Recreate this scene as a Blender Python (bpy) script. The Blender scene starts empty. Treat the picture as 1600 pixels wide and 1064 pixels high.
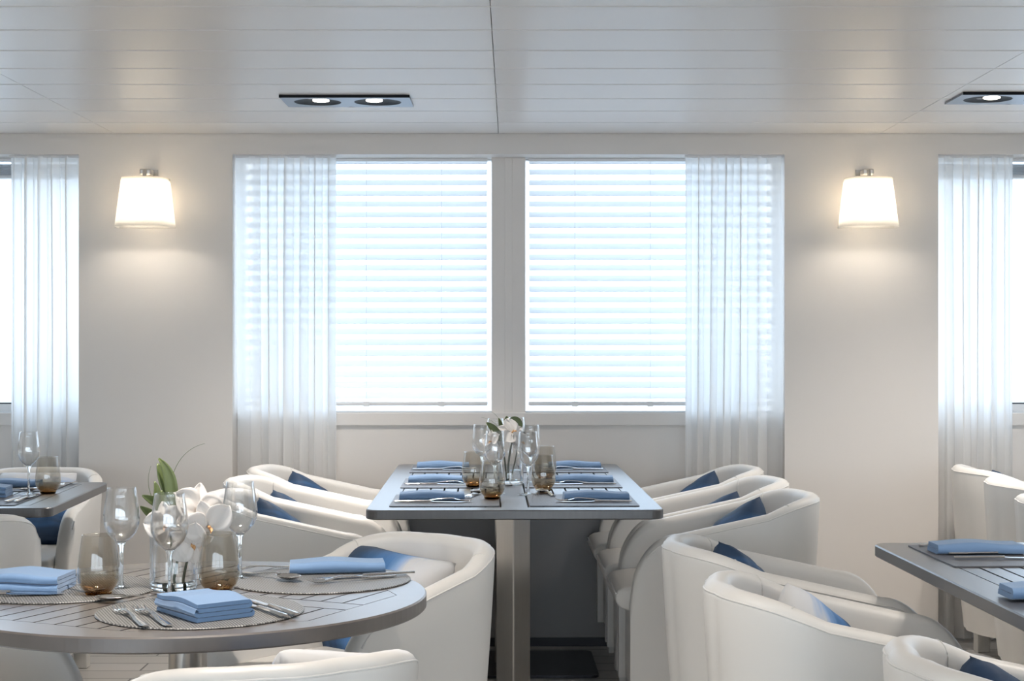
import bpy, math, random
from mathutils import Vector, Matrix
random.seed(7)
S = bpy.context.scene
C = S.collection
PI = math.pi

# ------------------------------------------------------------------ camera
F = 2500.0            # focal length in pixels of the 1600 x 1064 frame
EYE = 1.24            # eye height
HOR = 533.0           # row of the horizon
cam = bpy.data.cameras.new('camera'); co = bpy.data.objects.new('camera', cam); C.objects.link(co)
cam.sensor_width = 36.0; cam.lens = 36.0*F/1600.0; cam.clip_start = .05; cam.clip_end = 200
cam.shift_y = (HOR-532.0)/1600.0
co.location = (0, 0, EYE); co.rotation_euler = (PI/2, 0, 0)
S.camera = co

def P(px, py, z):                       # point of the level z seen at a place in the photo
    Y = F*(EYE-z)/(py-HOR)
    return Vector(((px-800)*Y/F, Y, z))
def Q(px, py, Y):                       # point at depth Y
    return Vector(((px-800)*Y/F, Y, EYE-(py-HOR)*Y/F))

# ------------------------------------------------------------------ world and exposure
SKY_STRENGTH = 4.3
W = bpy.data.worlds.new('sky_and_sea'); S.world = W; W.use_nodes = True
nt = W.node_tree; nt.nodes.clear()
wo = nt.nodes.new('ShaderNodeOutputWorld'); bg = nt.nodes.new('ShaderNodeBackground')
tc = nt.nodes.new('ShaderNodeTexCoord'); sx = nt.nodes.new('ShaderNodeSeparateXYZ')
rp = nt.nodes.new('ShaderNodeValToRGB'); mr = nt.nodes.new('ShaderNodeMapRange')
mr.inputs[1].default_value = -.12; mr.inputs[2].default_value = .5
rp.color_ramp.elements[0].position = 0; rp.color_ramp.elements[0].color = (.40, .45, .50, 1)
rp.color_ramp.elements[1].position = 1; rp.color_ramp.elements[1].color = (.72, .85, 1, 1)
e = rp.color_ramp.elements.new(.17); e.color = (.48, .53, .58, 1)
e = rp.color_ramp.elements.new(.21); e.color = (.80, .90, 1, 1)
nt.links.new(tc.outputs['Generated'], sx.inputs[0]); nt.links.new(sx.outputs[2], mr.inputs[0])
nt.links.new(mr.outputs[0], rp.inputs[0]); nt.links.new(rp.outputs[0], bg.inputs[0])
bg.inputs[1].default_value = SKY_STRENGTH
nt.links.new(bg.outputs[0], wo.inputs[0])
S.view_settings.view_transform = 'Standard'; S.view_settings.look = 'None'
S.view_settings.exposure = 0.67; S.view_settings.gamma = 1.0; S.view_settings.use_curve_mapping = False
SPOT_W = 37.0
SCONCE_W = 5.0
WARM = (1, .89, .77); DOWN = (1, .91, .82)

# ------------------------------------------------------------------ main sizes
YW = 6.57             # face of the window wall
YB = 6.70             # back of the window alcoves
YR = -4.2             # rear wall
ZC = EYE + (HOR-209)*YW/F
ZL = EYE + (HOR-241)*YW/F        # underside of the lintel over the alcoves
XL, XR = -4.75, 4.7
TZ = .74              # table tops
TT = .029
ALC = [(-4.05, -1.779), (-1.148, 1.1195), (1.750, 4.02)]

# ------------------------------------------------------------------ materials
def node(nt, t, **k):
    n = nt.nodes.new('ShaderNode'+t)
    for a, v in k.items(): setattr(n, a, v)
    return n
MATS = {}
def mat(name, col, rough=.5, metal=0, spec=.5, bump=None, var=None, **kw):
    m = bpy.data.materials.new(name); m.use_nodes = True; nt = m.node_tree
    b = nt.nodes['Principled BSDF']
    b.inputs['Base Color'].default_value = (*col, 1); b.inputs['Roughness'].default_value = rough
    b.inputs['Metallic'].default_value = metal; b.inputs['Specular IOR Level'].default_value = spec
    for k, v in kw.items(): b.inputs[k.replace('_', ' ')].default_value = v
    t = node(nt, 'TexCoord')
    if var:                              # (scale, amount, stretch)
        mp = node(nt, 'Mapping'); mp.inputs['Scale'].default_value = var[2]
        nz = node(nt, 'TexNoise'); nz.inputs['Scale'].default_value = var[0]; nz.inputs['Detail'].default_value = 5
        mx = node(nt, 'MixRGB'); mx.inputs[1].default_value = (*[c*(1-var[1]) for c in col], 1)
        mx.inputs[2].default_value = (*[min(1, c*(1+var[1])) for c in col], 1)
        nt.links.new(t.outputs['Object'], mp.inputs[0]); nt.links.new(mp.outputs[0], nz.inputs['Vector'])
        nt.links.new(nz.outputs[0], mx.inputs[0]); nt.links.new(mx.outputs[0], b.inputs['Base Color'])
    if bump:                             # (scale, strength)
        nz2 = node(nt, 'TexNoise'); nz2.inputs['Scale'].default_value = bump[0]; nz2.inputs['Detail'].default_value = 3
        bp = node(nt, 'Bump'); bp.inputs['Strength'].default_value = bump[1]; bp.inputs['Distance'].default_value = .002
        nt.links.new(t.outputs['Object'], nz2.inputs['Vector'])
        nt.links.new(nz2.outputs[0], bp.inputs['Height']); nt.links.new(bp.outputs[0], b.inputs['Normal'])
    MATS[name] = m
    return m
M_wall = mat('wall_paint', (.79, .755, .72), .55, spec=.3, bump=(220, .06))
M_ceil = mat('ceiling_panel', (.84, .81, .78), .34, spec=.4)
M_joint = mat('white_joint_strip', (.93, .92, .90), .6, spec=.2)
M_white = mat('white_frame', (.80, .80, .80), .35)
M_floor = None
M_leather = mat('ivory_leather', (.80, .775, .735), .42, spec=.4, bump=(420, .05), var=(3, .02, (1, 1, 1)))
M_leg = mat('ivory_leg', (.72, .70, .66), .4)
M_wood = mat('grey_oak', (.060, .055, .054), .45, spec=.3, Coat_Weight=1.0, Coat_Roughness=.36, Coat_IOR=1.78, var=(14, .28, (9, .6, 1)))
M_woodr = mat('grey_oak_round', (.115, .098, .088), .45, spec=.3, Coat_Weight=1.0, Coat_Roughness=.33, Coat_IOR=1.78, var=(14, .25, (1, 1, 1)))
M_panel = mat('charcoal_laminate', (.27, .26, .26), .33, spec=.5)
M_gap = mat('dark_groove', (.02, .018, .017), .8)
M_steel = mat('brushed_steel', (.56, .54, .51), .30, 1, var=(30, .06, (8, 8, .2)))
M_chrome = mat('polished_steel', (.78, .76, .74), .10, 1)
M_dark = mat('dark_metal', (.035, .035, .04), .35, .6)
M_napkin = mat('blue_linen', (.185, .30, .49), .75, spec=.25, bump=(900, .25), Sheen_Weight=.35, Sheen_Roughness=.4)
M_trim = mat('satin_grey_trim', (.17, .19, .23), .30, .85)
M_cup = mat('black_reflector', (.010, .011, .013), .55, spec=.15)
M_stalk = mat('dark_stem', (.045, .06, .03), .5)
M_leaf = mat('green_leaf', (.12, .155, .052), .45, var=(20, .35, (1, 1, 1)))
M_orange = mat('orchid_centre', (.70, .42, .20), .5)
M_gasket = mat('dark_gasket', (.07, .075, .085), .5)

def floor_mat():
    m = bpy.data.materials.new('grey_boards'); m.use_nodes = True; nt = m.node_tree; b = nt.nodes['Principled BSDF']
    t = node(nt, 'TexCoord'); br = node(nt, 'TexBrick'); br.offset = .37
    br.inputs['Color1'].default_value = (.46, .445, .425, 1); br.inputs['Color2'].default_value = (.50, .485, .465, 1)
    br.inputs['Mortar'].default_value = (.12, .12, .12, 1); br.inputs['Scale'].default_value = 1
    br.inputs['Mortar Size'].default_value = .004; br.inputs['Brick Width'].default_value = 1.4; br.inputs['Row Height'].default_value = .14
    nt.links.new(t.outputs['Object'], br.inputs[0]); nt.links.new(br.outputs[0], b.inputs['Base Color'])
    b.inputs['Roughness'].default_value = .35
    return m
M_floor = floor_mat()

def thin_glass(name, tint, gloss=(1, 1, 1), ior=1.5, boost=1.0, pw=4.2):
    m = bpy.data.materials.new(name); m.use_nodes = True; nt = m.node_tree; nt.nodes.clear()
    o = node(nt, 'OutputMaterial'); mx = node(nt, 'MixShader'); tr = node(nt, 'BsdfTransparent'); gl = node(nt, 'BsdfGlossy')
    ge = node(nt, 'NewGeometry'); dp = node(nt, 'VectorMath', operation='DOT_PRODUCT'); ab = node(nt, 'Math', operation='ABSOLUTE')
    om = node(nt, 'Math', operation='SUBTRACT', use_clamp=True); om.inputs[0].default_value = 1
    pw_ = node(nt, 'Math', operation='POWER'); pw_.inputs[1].default_value = pw
    r0 = ((ior-1)/(ior+1))**2
    ma = node(nt, 'Math', operation='MULTIPLY_ADD', use_clamp=True); ma.inputs[1].default_value = boost*(1-r0); ma.inputs[2].default_value = boost*r0*1.6
    tr.inputs[0].default_value = (*tint, 1); gl.inputs[0].default_value = (*gloss, 1); gl.inputs[1].default_value = .02
    nt.links.new(ge.outputs['Normal'], dp.inputs[0]); nt.links.new(ge.outputs['Incoming'], dp.inputs[1]); nt.links.new(dp.outputs['Value'], ab.inputs[0])
    nt.links.new(ab.outputs[0], om.inputs[1]); nt.links.new(om.outputs[0], pw_.inputs[0]); nt.links.new(pw_.outputs[0], ma.inputs[0])
    nt.links.new(ma.outputs[0], mx.inputs[0])
    nt.links.new(tr.outputs[0], mx.inputs[1]); nt.links.new(gl.outputs[0], mx.inputs[2]); nt.links.new(mx.outputs[0], o.inputs[0])
    return m
M_pane = thin_glass('window_pane', (.97, .985, .99), ior=1.3)
M_tint = thin_glass('daylight_dimming_pane', (.70, .735, .765), ior=1.3)  # grey tint added to dim the daylight through the front windows
M_bowl = thin_glass('clear_thin_glass', (.985, .988, .988), ior=1.5, boost=1.2, pw=2.6)
M_smoke = thin_glass('smoked_thin_glass', (.77, .735, .67), ior=1.5, boost=1.2, pw=3.4)
def smoke_gradient(m):                 # the smoked glass turns amber towards its foot
    nt = m.node_tree; t = node(nt, 'TexCoord'); sp = node(nt, 'SeparateXYZ'); r = node(nt, 'ValToRGB'); k = node(nt, 'MapRange')
    k.inputs[2].default_value = .12
    E = r.color_ramp.elements; E[0].color = (.60, .36, .16, 1); E[1].position = 1; E[1].color = (.85, .83, .785, 1)
    for p, c in ((.08, (.52, .32, .14)), (.17, (.57, .45, .31)), (.30, (.70, .655, .58)), (.55, (.80, .775, .72))):
        e = E.new(p); e.color = (*c, 1)
    nt.links.new(t.outputs['Object'], sp.inputs[0]); nt.links.new(sp.outputs[2], k.inputs[0]); nt.links.new(k.outputs[0], r.inputs[0])
    nt.links.new(r.outputs[0], [n for n in nt.nodes if n.type == 'BSDF_TRANSPARENT'][0].inputs[0])
smoke_gradient(M_smoke)
def solid_glass(name, col, rough=0, ior=1.5):
    m = bpy.data.materials.new(name); m.use_nodes = True; nt = m.node_tree; nt.nodes.clear()
    o = node(nt, 'OutputMaterial'); g = node(nt, 'BsdfGlass'); g.inputs[0].default_value = (*col, 1)
    g.inputs[1].default_value = rough; g.inputs[2].default_value = ior
    nt.links.new(g.outputs[0], o.inputs[0]); return m
M_glass = solid_glass('clear_solid_glass', (.97, .98, .98))
M_amber = solid_glass('amber_base_glass', (.90, .66, .38))

def sheer(name, col, t_fac, tl_fac):
    m = bpy.data.materials.new(name); m.use_nodes = True; nt = m.node_tree; nt.nodes.clear()
    o = node(nt, 'OutputMaterial'); a = node(nt, 'MixShader'); b = node(nt, 'MixShader')
    d = node(nt, 'BsdfDiffuse'); tl = node(nt, 'BsdfTranslucent'); tr = node(nt, 'BsdfTransparent')
    d.inputs[0].default_value = (*col, 1); tl.inputs[0].default_value = (*col, 1)
    a.inputs[0].default_value = tl_fac; b.inputs[0].default_value = t_fac
    nt.links.new(d.outputs[0], a.inputs[1]); nt.links.new(tl.outputs[0], a.inputs[2])
    nt.links.new(a.outputs[0], b.inputs[1]); nt.links.new(tr.outputs[0], b.inputs[2]); nt.links.new(b.outputs[0], o.inputs[0])
    return m
M_sheer = sheer('sheer_voile', (.955, .95, .94), .06, .60)
M_slat = sheer('blind_slat', (.95, .96, .97), 0, .77)
M_shade = sheer('lamp_shade_fabric', (.93, .91, .87), 0, .55)
M_petal = sheer('orchid_petal', (.90, .87, .84), 0, .22)

def emit(name, col, s):
    m = bpy.data.materials.new(name); m.use_nodes = True; nt = m.node_tree; nt.nodes.clear()
    o = node(nt, 'OutputMaterial'); x = node(nt, 'Emission'); x.inputs[0].default_value = (*col, 1); x.inputs[1].default_value = s
    nt.links.new(x.outputs[0], o.inputs[0]); return m
M_lamp = emit('lamp_lens', (1, .93, .80), 6)
M_bulb = emit('warm_bulb', (1, .86, .66), 14)

def weave_mat(name, c1, c2, sc, rough):
    m = bpy.data.materials.new(name); m.use_nodes = True; nt = m.node_tree; b = nt.nodes['Principled BSDF']
    t = node(nt, 'TexCoord')
    w1 = node(nt, 'TexWave', bands_direction='X'); w1.inputs['Scale'].default_value = sc; w1.inputs['Distortion'].default_value = .4
    w2 = node(nt, 'TexWave', bands_direction='Y'); w2.inputs['Scale'].default_value = sc*.8; w2.inputs['Distortion'].default_value = .4
    mu = node(nt, 'Math', operation='MULTIPLY')
    mx = node(nt, 'MixRGB'); mx.inputs[1].default_value = (*c1, 1); mx.inputs[2].default_value = (*c2, 1)
    bp = node(nt, 'Bump'); bp.inputs['Strength'].default_value = .5; bp.inputs['Distance'].default_value = .0012
    for w in (w1, w2): nt.links.new(t.outputs['Object'], w.inputs['Vector'])
    nt.links.new(w1.outputs[1], mu.inputs[0]); nt.links.new(w2.outputs[1], mu.inputs[1])
    nt.links.new(mu.outputs[0], mx.inputs[0]); nt.links.new(mx.outputs[0], b.inputs['Base Color'])
    nt.links.new(mu.outputs[0], bp.inputs['Height']); nt.links.new(bp.outputs[0], b.inputs['Normal'])
    b.inputs['Roughness'].default_value = rough
    return m
M_mat = weave_mat('woven_vinyl_slate', (.10, .10, .11), (.25, .25, .27), 90, .42)
M_matr = weave_mat('woven_vinyl_silver', (.065, .065, .063), (.49, .487, .475), 60, .42)

def pillow_mat():
    m = bpy.data.materials.new('blue_ombre_fabric'); m.use_nodes = True; nt = m.node_tree; b = nt.nodes['Principled BSDF']
    t = node(nt, 'TexCoord'); s = node(nt, 'SeparateXYZ'); nz = node(nt, 'TexNoise'); mp = node(nt, 'Mapping')
    mp.inputs['Scale'].default_value = (1.2, 1, 6); nz.inputs['Scale'].default_value = 3.2; nz.inputs['Detail'].default_value = 4
    ad = node(nt, 'Math', operation='MULTIPLY_ADD'); ad.inputs[1].default_value = .16
    r = node(nt, 'MapRange'); r.inputs[1].default_value = -.09; r.inputs[2].default_value = .19
    cr = node(nt, 'ValToRGB'); E = cr.color_ramp.elements
    E[0].position = 0; E[0].color = (.74, .72, .68, 1); E[1].position = 1; E[1].color = (.017, .045, .10, 1)
    for p, c in ((.34, (.70, .72, .76)), (.46, (.30, .47, .76)), (.60, (.085, .23, .52)), (.74, (.04, .12, .28)), (.84, (.02, .055, .12))):
        e = E.new(p); e.color = (*c, 1)
    nt.links.new(t.outputs['Object'], s.inputs[0]); nt.links.new(t.outputs['Object'], mp.inputs[0]); nt.links.new(mp.outputs[0], nz.inputs['Vector'])
    nt.links.new(nz.outputs[0], ad.inputs[0]); nt.links.new(s.outputs[2], ad.inputs[2]); nt.links.new(ad.outputs[0], r.inputs[0])
    nt.links.new(r.outputs[0], cr.inputs[0]); nt.links.new(cr.outputs[0], b.inputs['Base Color'])
    b.inputs['Roughness'].default_value = .65
    return m
M_pillow = pillow_mat()

# ------------------------------------------------------------------ mesh helpers
class MB:
    def __init__(s): s.v = []; s.f = []
    def add(s, vs, fs):
        o = len(s.v); s.v += [tuple(v) for v in vs]; s.f += [tuple(i+o for i in f) for f in fs]
    def box(s, x0, x1, y0, y1, z0, z1):
        s.add([(x0,y0,z0),(x1,y0,z0),(x1,y1,z0),(x0,y1,z0),(x0,y0,z1),(x1,y0,z1),(x1,y1,z1),(x0,y1,z1)],
              [(0,3,2,1),(4,5,6,7),(0,1,5,4),(1,2,6,5),(2,3,7,6),(3,0,4,7)])
    def prism(s, poly, z0, z1):
        n = len(poly)
        s.add([(x,y,z0) for x,y in poly]+[(x,y,z1) for x,y in poly],
              [tuple(range(n))[::-1], tuple(range(n,2*n))]+[(i,(i+1)%n,n+(i+1)%n,n+i) for i in range(n)])
    def lathe(s, prof, n=40, c=(0,0,0), cap0=False, cap1=False):
        o = len(s.v); k = len(prof)
        for r, z in prof:
            for i in range(n):
                a = 2*PI*i/n; s.v.append((c[0]+r*math.cos(a), c[1]+r*math.sin(a), c[2]+z))
        for j in range(k-1):
            for i in range(n):
                s.f.append((o+j*n+i, o+j*n+(i+1)%n, o+(j+1)*n+(i+1)%n, o+(j+1)*n+i))
        if cap0: s.f.append(tuple(o+i for i in range(n))[::-1])
        if cap1: s.f.append(tuple(o+(k-1)*n+i for i in range(n)))
    def tube(s, pts, r, n=8, caps=True):
        pts = [Vector(p) for p in pts]; o = len(s.v); m = len(pts)
        up = Vector((0,0,1))
        for j, p in enumerate(pts):
            d = (pts[min(j+1,m-1)]-pts[max(j-1,0)]).normalized()
            a = d.cross(up)
            if a.length < .1: a = d.cross(Vector((0,1,0)))
            a.normalize(); b = d.cross(a)
            rr = r[j] if isinstance(r, (list,tuple)) else r
            for i in range(n):
                t = 2*PI*i/n; s.v.append(tuple(p+a*rr*math.cos(t)+b*rr*math.sin(t)))
        for j in range(m-1):
            for i in range(n):
                s.f.append((o+j*n+i, o+j*n+(i+1)%n, o+(j+1)*n+(i+1)%n, o+(j+1)*n+i))
        if caps:
            s.f.append(tuple(o+i for i in range(n))[::-1]); s.f.append(tuple(o+(m-1)*n+i for i in range(n)))
    def grid(s, rows, closed=False):
        o = len(s.v); R = len(rows); K = len(rows[0])
        for r in rows: s.v += [tuple(p) for p in r]
        for j in range(R-1):
            for i in range(K if closed else K-1):
                s.f.append((o+j*K+i, o+j*K+(i+1)%K, o+(j+1)*K+(i+1)%K, o+(j+1)*K+i))
    def obj(s, name, m, parent=None, smooth=False, bevel=None, subsurf=0, solid=None):
        me = bpy.data.meshes.new(name); me.from_pydata(s.v, [], s.f); me.validate(); me.update()
        import bmesh
        bm = bmesh.new(); bm.from_mesh(me); bmesh.ops.recalc_face_normals(bm, faces=bm.faces[:]); bm.to_mesh(me); bm.free()
        o = bpy.data.objects.new(name, me); C.objects.link(o)
        for x in (m if isinstance(m, (list, tuple)) else [m]): me.materials.append(x)
        if parent: o.parent = parent
        if smooth:
            me.polygons.foreach_set('use_smooth', [True]*len(me.polygons))
            if smooth is not True:
                try: me.set_sharp_from_angle(angle=math.radians(smooth))
                except Exception: pass
        if solid:
            md = o.modifiers.new('solid', 'SOLIDIFY'); md.thickness = solid; md.offset = 0
        if bevel:
            md = o.modifiers.new('bevel', 'BEVEL'); md.width = bevel[0]; md.segments = bevel[1]; md.limit_method = 'ANGLE'
        if subsurf:
            md = o.modifiers.new('sub', 'SUBSURF'); md.levels = md.render_levels = subsurf
        return o
def tag(o, label, cat, group=None):
    o['label'] = label; o['category'] = cat
    if group: o['group'] = group
    return o
def thing(name, label, cat, loc=(0,0,0), rz=0, group=None):
    o = bpy.data.objects.new(name, None); C.objects.link(o); o.empty_display_size = .05
    o.location = loc; o.rotation_euler = (0, 0, rz)
    return tag(o, label, cat, group)
def struct(o): o['kind'] = 'structure'; return o
def dup(root, loc, rot, label, group=None):
    r = root.copy(); C.objects.link(r); r.location = loc
    r.rotation_euler = rot if isinstance(rot, (tuple, list)) else (0, 0, rot)
    r['label'] = label
    if group: r['group'] = group
    for ch in list(root.children):
        c = ch.copy(); C.objects.link(c); c.parent = r
        for g in list(ch.children):
            d = g.copy(); C.objects.link(d); d.parent = c
    return r
class Proto:
    """first call moves the source itself, later calls copy it"""
    def __init__(s, root): s.root = root; s.used = False
    def put(s, loc, rot, label, group=None):
        if not s.used:
            s.used = True; r = s.root; r.location = loc
            r.rotation_euler = rot if isinstance(rot, (tuple, list)) else (0, 0, rot)
            r['label'] = label
            if group: r['group'] = group
            return r
        return dup(s.root, loc, rot, label, group)
def light(name, kind, loc, energy, col, rot=(0,0,0), **k):
    l = bpy.data.lights.new(name, kind); l.energy = energy; l.color = col
    for a, v in k.items(): setattr(l, a, v)
    o = bpy.data.objects.new(name, l); C.objects.link(o); o.location = loc; o.rotation_euler = rot
    return o

# ------------------------------------------------------------------ room shell
b = MB(); b.box(XL-.2, XR+.2, YR-.2, YB+.3, -.1, 0); struct(b.obj('floor', M_floor))
# ceiling: long metal planks laid along x, in panels that meet at cross joints
b = MB()
joints_x = [XL-.1, -3.2, -1.63, -.055, 1.508, 3.07, XR+.1]
y0 = YW+.0; ys = [YW+.0, 6.235]
while ys[-1] > YR: ys.append(ys[-1]-.309)
for j in range(len(ys)-1):
    for i in range(len(joints_x)-1):
        x0, x1 = joints_x[i]+.0012, joints_x[i+1]-.0012; ya, yb = ys[j+1]+.0045, ys[j]-.0045; c = .0015; z = ZC
        b.add([(x0,ya,z+.02),(x1,ya,z+.02),(x1,yb,z+.02),(x0,yb,z+.02),(x0,ya,z+.003),(x1,ya,z+.003),(x1,yb,z+.003),(x0,yb,z+.003),
               (x0,ya+c,z),(x1,ya+c,z),(x1,yb-c,z),(x0,yb-c,z)],
              [(0,1,2,3),(0,4,5,1),(2,6,7,3),(1,5,9,10,6,2),(0,3,7,11,8,4),(4,8,9,5),(6,10,11,7),(8,11,10,9)])
b.box(XL-.1, XR+.1, YR-.1, YB+.3, ZC+.021, ZC+.06)
struct(b.obj('ceiling', M_ceil))
b = MB()
for y in ys[1:-1]: b.box(XL-.1, XR+.1, y-.0036, y+.0044, ZC-.0012, ZC+.018)
struct(b.obj('trim_1', M_joint))
# window wall with three floor-length alcoves
b = MB(); e = 0
xs = [XL-.1] + [v for a in ALC for v in a] + [XR+.1]
for i in range(0, len(xs), 2): b.box(xs[i], xs[i+1], YW, YB+.15, 0, ZC+.02)
for a in ALC:
    b.box(a[0], a[1], YW, YB+.15, ZL, ZC+.02)           # lintel
    b.box(a[0], a[1], YB, YB+.15, 0, .90)               # panel under the sill
struct(b.obj('wall_front', M_wall))
b = MB(); b.box(XL-.1, XL, YR, YW, 0, ZC); struct(b.obj('wall_left', M_wall))
b = MB(); b.box(XR, XR+.1, YR, YW, 0, ZC); struct(b.obj('wall_right', M_wall))
b = MB()
b.box(XL-.1, XR+.1, YR-.1, YR, 0, .30); b.box(XL-.1, XR+.1, YR-.1, YR, 1.98, ZC)
RW = [(-4.6, -1.6), (-1.5, 1.5), (1.6, 4.55)]  # unseen windows, added to fill the room with daylight from behind
rx = [XL-.1]+[v for a in RW for v in a]+[XR+.1]
for i in range(0, len(rx), 2): b.box(rx[i], rx[i+1], YR-.1, YR, .30, 1.98)
struct(b.obj('wall_rear', M_wall))
# window frames, sills, mullions, panes
SZ1 = EYE-(645-HOR)*6.685/F; SZ0 = EYE-(665-HOR)*6.685/F
mull = [(-2.99, -2.85), (-.0858, .0563), (2.815, 2.955)]
for n, (a, m) in enumerate(zip(ALC, mull)):
    nm = 'window_%d' % (n+1)
    r = bpy.data.objects.new(nm, None); C.objects.link(r); struct(r)
    b = MB(); b.box(a[0]+.001, a[1]-.001, 6.684, YB-.0005, SZ0, SZ1); struct(b.obj('window_sill', M_wall, r, bevel=(.003, 2)))
    b = MB()
    b.box(a[0]+.0005, a[0]+.022, YB+.05, YB+.09, SZ1-.04, ZL); b.box(a[1]-.022, a[1]-.0005, YB+.05, YB+.09, SZ1-.04, ZL)
    b.box(a[0]+.022, a[1]-.022, YB+.05, YB+.09, ZL-.006, ZL); b.box(a[0]+.022, a[1]-.022, YB+.02, YB+.09, .90, SZ1+.006)
    struct(b.obj('window_frame', M_white, r))
    b = MB(); w = m[1]-m[0]
    b.box(m[0], m[1], YB-.005, YB+.10, SZ1-.002, ZL); b.box(m[0]+w*.39, m[0]+w*.61, YB-.008, YB-.005, SZ1-.002, ZL)
    struct(b.obj('mullion', M_wall, r, bevel=(.002, 1)))
    b = MB(); b.box(a[0]+.05, m[0]+.005, YB+.075, YB+.079, SZ1-.02, ZL-.005); b.box(m[1]-.005, a[1]-.05, YB+.075, YB+.079, SZ1-.02, ZL-.005)
    struct(b.obj('glass_pane', M_tint, r))
    if n != 1:
        b = MB(); zz = EYE-(629-HOR)*6.75/F
        b.box(a[0]+.023, a[1]-.023, YB+.045, YB+.09, .94, zz-.006); struct(b.obj('bottom_rail', M_white, r))
        b = MB(); b.box(a[0]+.023, a[1]-.023, YB+.045, YB+.09, zz-.006, zz); struct(b.obj('gasket', M_gasket, r))
for n, a in enumerate(RW):  # frames and panes of the added rear windows
    r = bpy.data.objects.new('window_%d' % (n+4), None); C.objects.link(r); struct(r)
    b = MB()
    for x0, x1, z0, z1 in ((a[0], a[0]+.05, .30, 1.98), (a[1]-.05, a[1], .30, 1.98), (a[0]+.05, a[1]-.05, .30, .35), (a[0]+.05, a[1]-.05, 1.93, 1.98)):
        b.box(x0, x1, YR-.09, YR-.02, z0, z1)
    struct(b.obj('window_frame', M_white, r))
    b = MB(); b.box(a[0]+.04, a[1]-.04, YR-.06, YR-.056, .34, 1.94); struct(b.obj('glass_pane', M_pane, r))
    light('rear_fill_window_portal', 'AREA', ((a[0]+a[1])/2, YR-.11, 1.14), 1, (1,1,1), (PI/2, 0, 0), shape='RECTANGLE', size=a[1]-a[0], size_y=1.68).data.cycles.is_portal = True
for a in ALC:
    l = light('window_daylight_portal', 'AREA', ((a[0]+a[1])/2, YB+.16, 1.47), 1, (1,1,1), (-PI/2, 0, 0), shape='RECTANGLE', size=a[1]-a[0], size_y=1.08)
    l.data.cycles.is_portal = True
# dark service strip in the floor at the foot of the window wall, inside the middle alcove
b = MB(); b.box(ALC[1][0]+.005, ALC[1][1]-.005, YW+.01, YB-.003, .0005, .03); struct(b.obj('baseboard_front', M_gasket))

# ------------------------------------------------------------------ blinds and curtains
def blind(x0, x1, ztop, zlow, label, raised=False):
    t = thing('venetian_blind', label, 'blind', ((x0+x1)/2, YB+.03, ztop)); h = (x1-x0)/2
    b = MB(); b.box(-h, h, -.022, .022, -.012, 0); b.obj('head_rail', M_white, t)
    yc = 0.0; wd = .05
    s = MB()
    if raised:
        zs = [-.026-.0042*i for i in range(14)]; tilt = 0
    else:
        zs = []; z = EYE-(252.5-HOR)*(YB+.03)/F-ztop; pitch = 16.6*(YB+.03)/F; tilt = math.radians(31)
        while z+ztop > zlow+.02: zs.append(z); z -= pitch
    for z in zs:
        rows = []
        for sgn in (0, 1):
            rr = []
            for k in range(6):
                u = k/5-.5; cz = .0032*(1-4*u*u) + (.0012 if sgn else 0)
                yy = u*wd*math.cos(tilt)-cz*math.sin(tilt); z2 = u*wd*math.sin(tilt)+cz*math.cos(tilt)
                rr.append((yy, z2+z))
            rows.append(rr)
        prof = rows[1]+rows[0][::-1]
        s.grid([[(-h+.002, y, q) for y, q in prof], [(h-.002, y, q) for y, q in prof]], closed=True)
    s.obj('slats', M_slat, t, smooth=40)
    zb = zlow-ztop
    b = MB(); b.box(-h, h, -.022, .022, zb-.016, zb); b.obj('bottom_rail', M_white, t, bevel=(.004, 2))
    for k in (-.62, 0.0, .62):
        for y in (-.0245, .0245):
            b = MB(); b.tube([(k*h, y, -.01), (k*h, y, zb-.01)], .0007, 5); b.obj('ladder_cord', M_white, t)
        b = MB(); b.box(k*h-.012, k*h+.012, -.026, -.0215, zb-.019, zb+.001); b.obj('cord_clip', M_white, t)
    return t
zl = EYE-(627.5-HOR)*(YB+.03)/F
g_x = lambda px: (px-800)*(YB+.03)/F
blind(ALC[1][0]+.03, g_x(761.8), ZL-.001, zl, 'lowered white venetian blind in the left half of the middle window')
blind(g_x(826), ALC[1][1]-.03, ZL-.001, zl, 'lowered white venetian blind in the right half of the middle window')
zr = EYE-(279-HOR)*(YB+.03)/F+.014
blind(mull[0][1]+.02, ALC[0][1]-.03, ZL-.001, zr, 'raised venetian blind stacked at the top of the left window', True)
blind(ALC[2][0]+.03, mull[2][0]-.02, ZL-.001, zr, 'raised venetian blind stacked at the top of the right window', True)

def curtain(x0, x1, label, folds, seed, bunch):
    rnd = random.Random(seed)
    t = thing('sheer_curtain', label, 'curtain', ((x0+x1)/2, 6.612, 0))
    n = 200; w = x1-x0
    ph = [rnd.uniform(0, 6.28) for _ in range(4)]
    rows = []
    for j in range(25):
        v = j/24; z = .012+(ZL-.016)*v
        row = []
        for i in range(n+1):
            u = i/n
            uu = u**1.35 if bunch < 0 else 1-(1-u)**1.35      # folds crowd towards the wall side
            a = .019*math.sin(uu*folds*2*PI+ph[0]+.25*math.sin(3*v+ph[1])) + .007*math.sin(uu*folds*3.4*PI+ph[2]+.4*v)
            q = 1-.25*(v > .97)
            dx = .010*math.sin(2*(uu*folds*2*PI+ph[0])+.8)*math.sin(PI*min(1, max(0, u)))**.3 + .012*math.sin(2.2*v+ph[1]) * (1-abs(2*u-1)) + (.004*math.sin(v*4) if bunch*(u-.5) > 0 else 0)
            row.append((-w/2+u*w+dx, a*q, z))
        rows.append(row)
    b = MB(); b.grid(rows); b.obj('curtain_panel', M_sheer, t, smooth=True)
    b = MB(); b.box(-w/2, w/2, -.008, .008, ZL-.010, ZL-.0005); b.obj('curtain_track', M_white, t)
    return t
cx = lambda px: (px-800)*6.612/F
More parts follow.
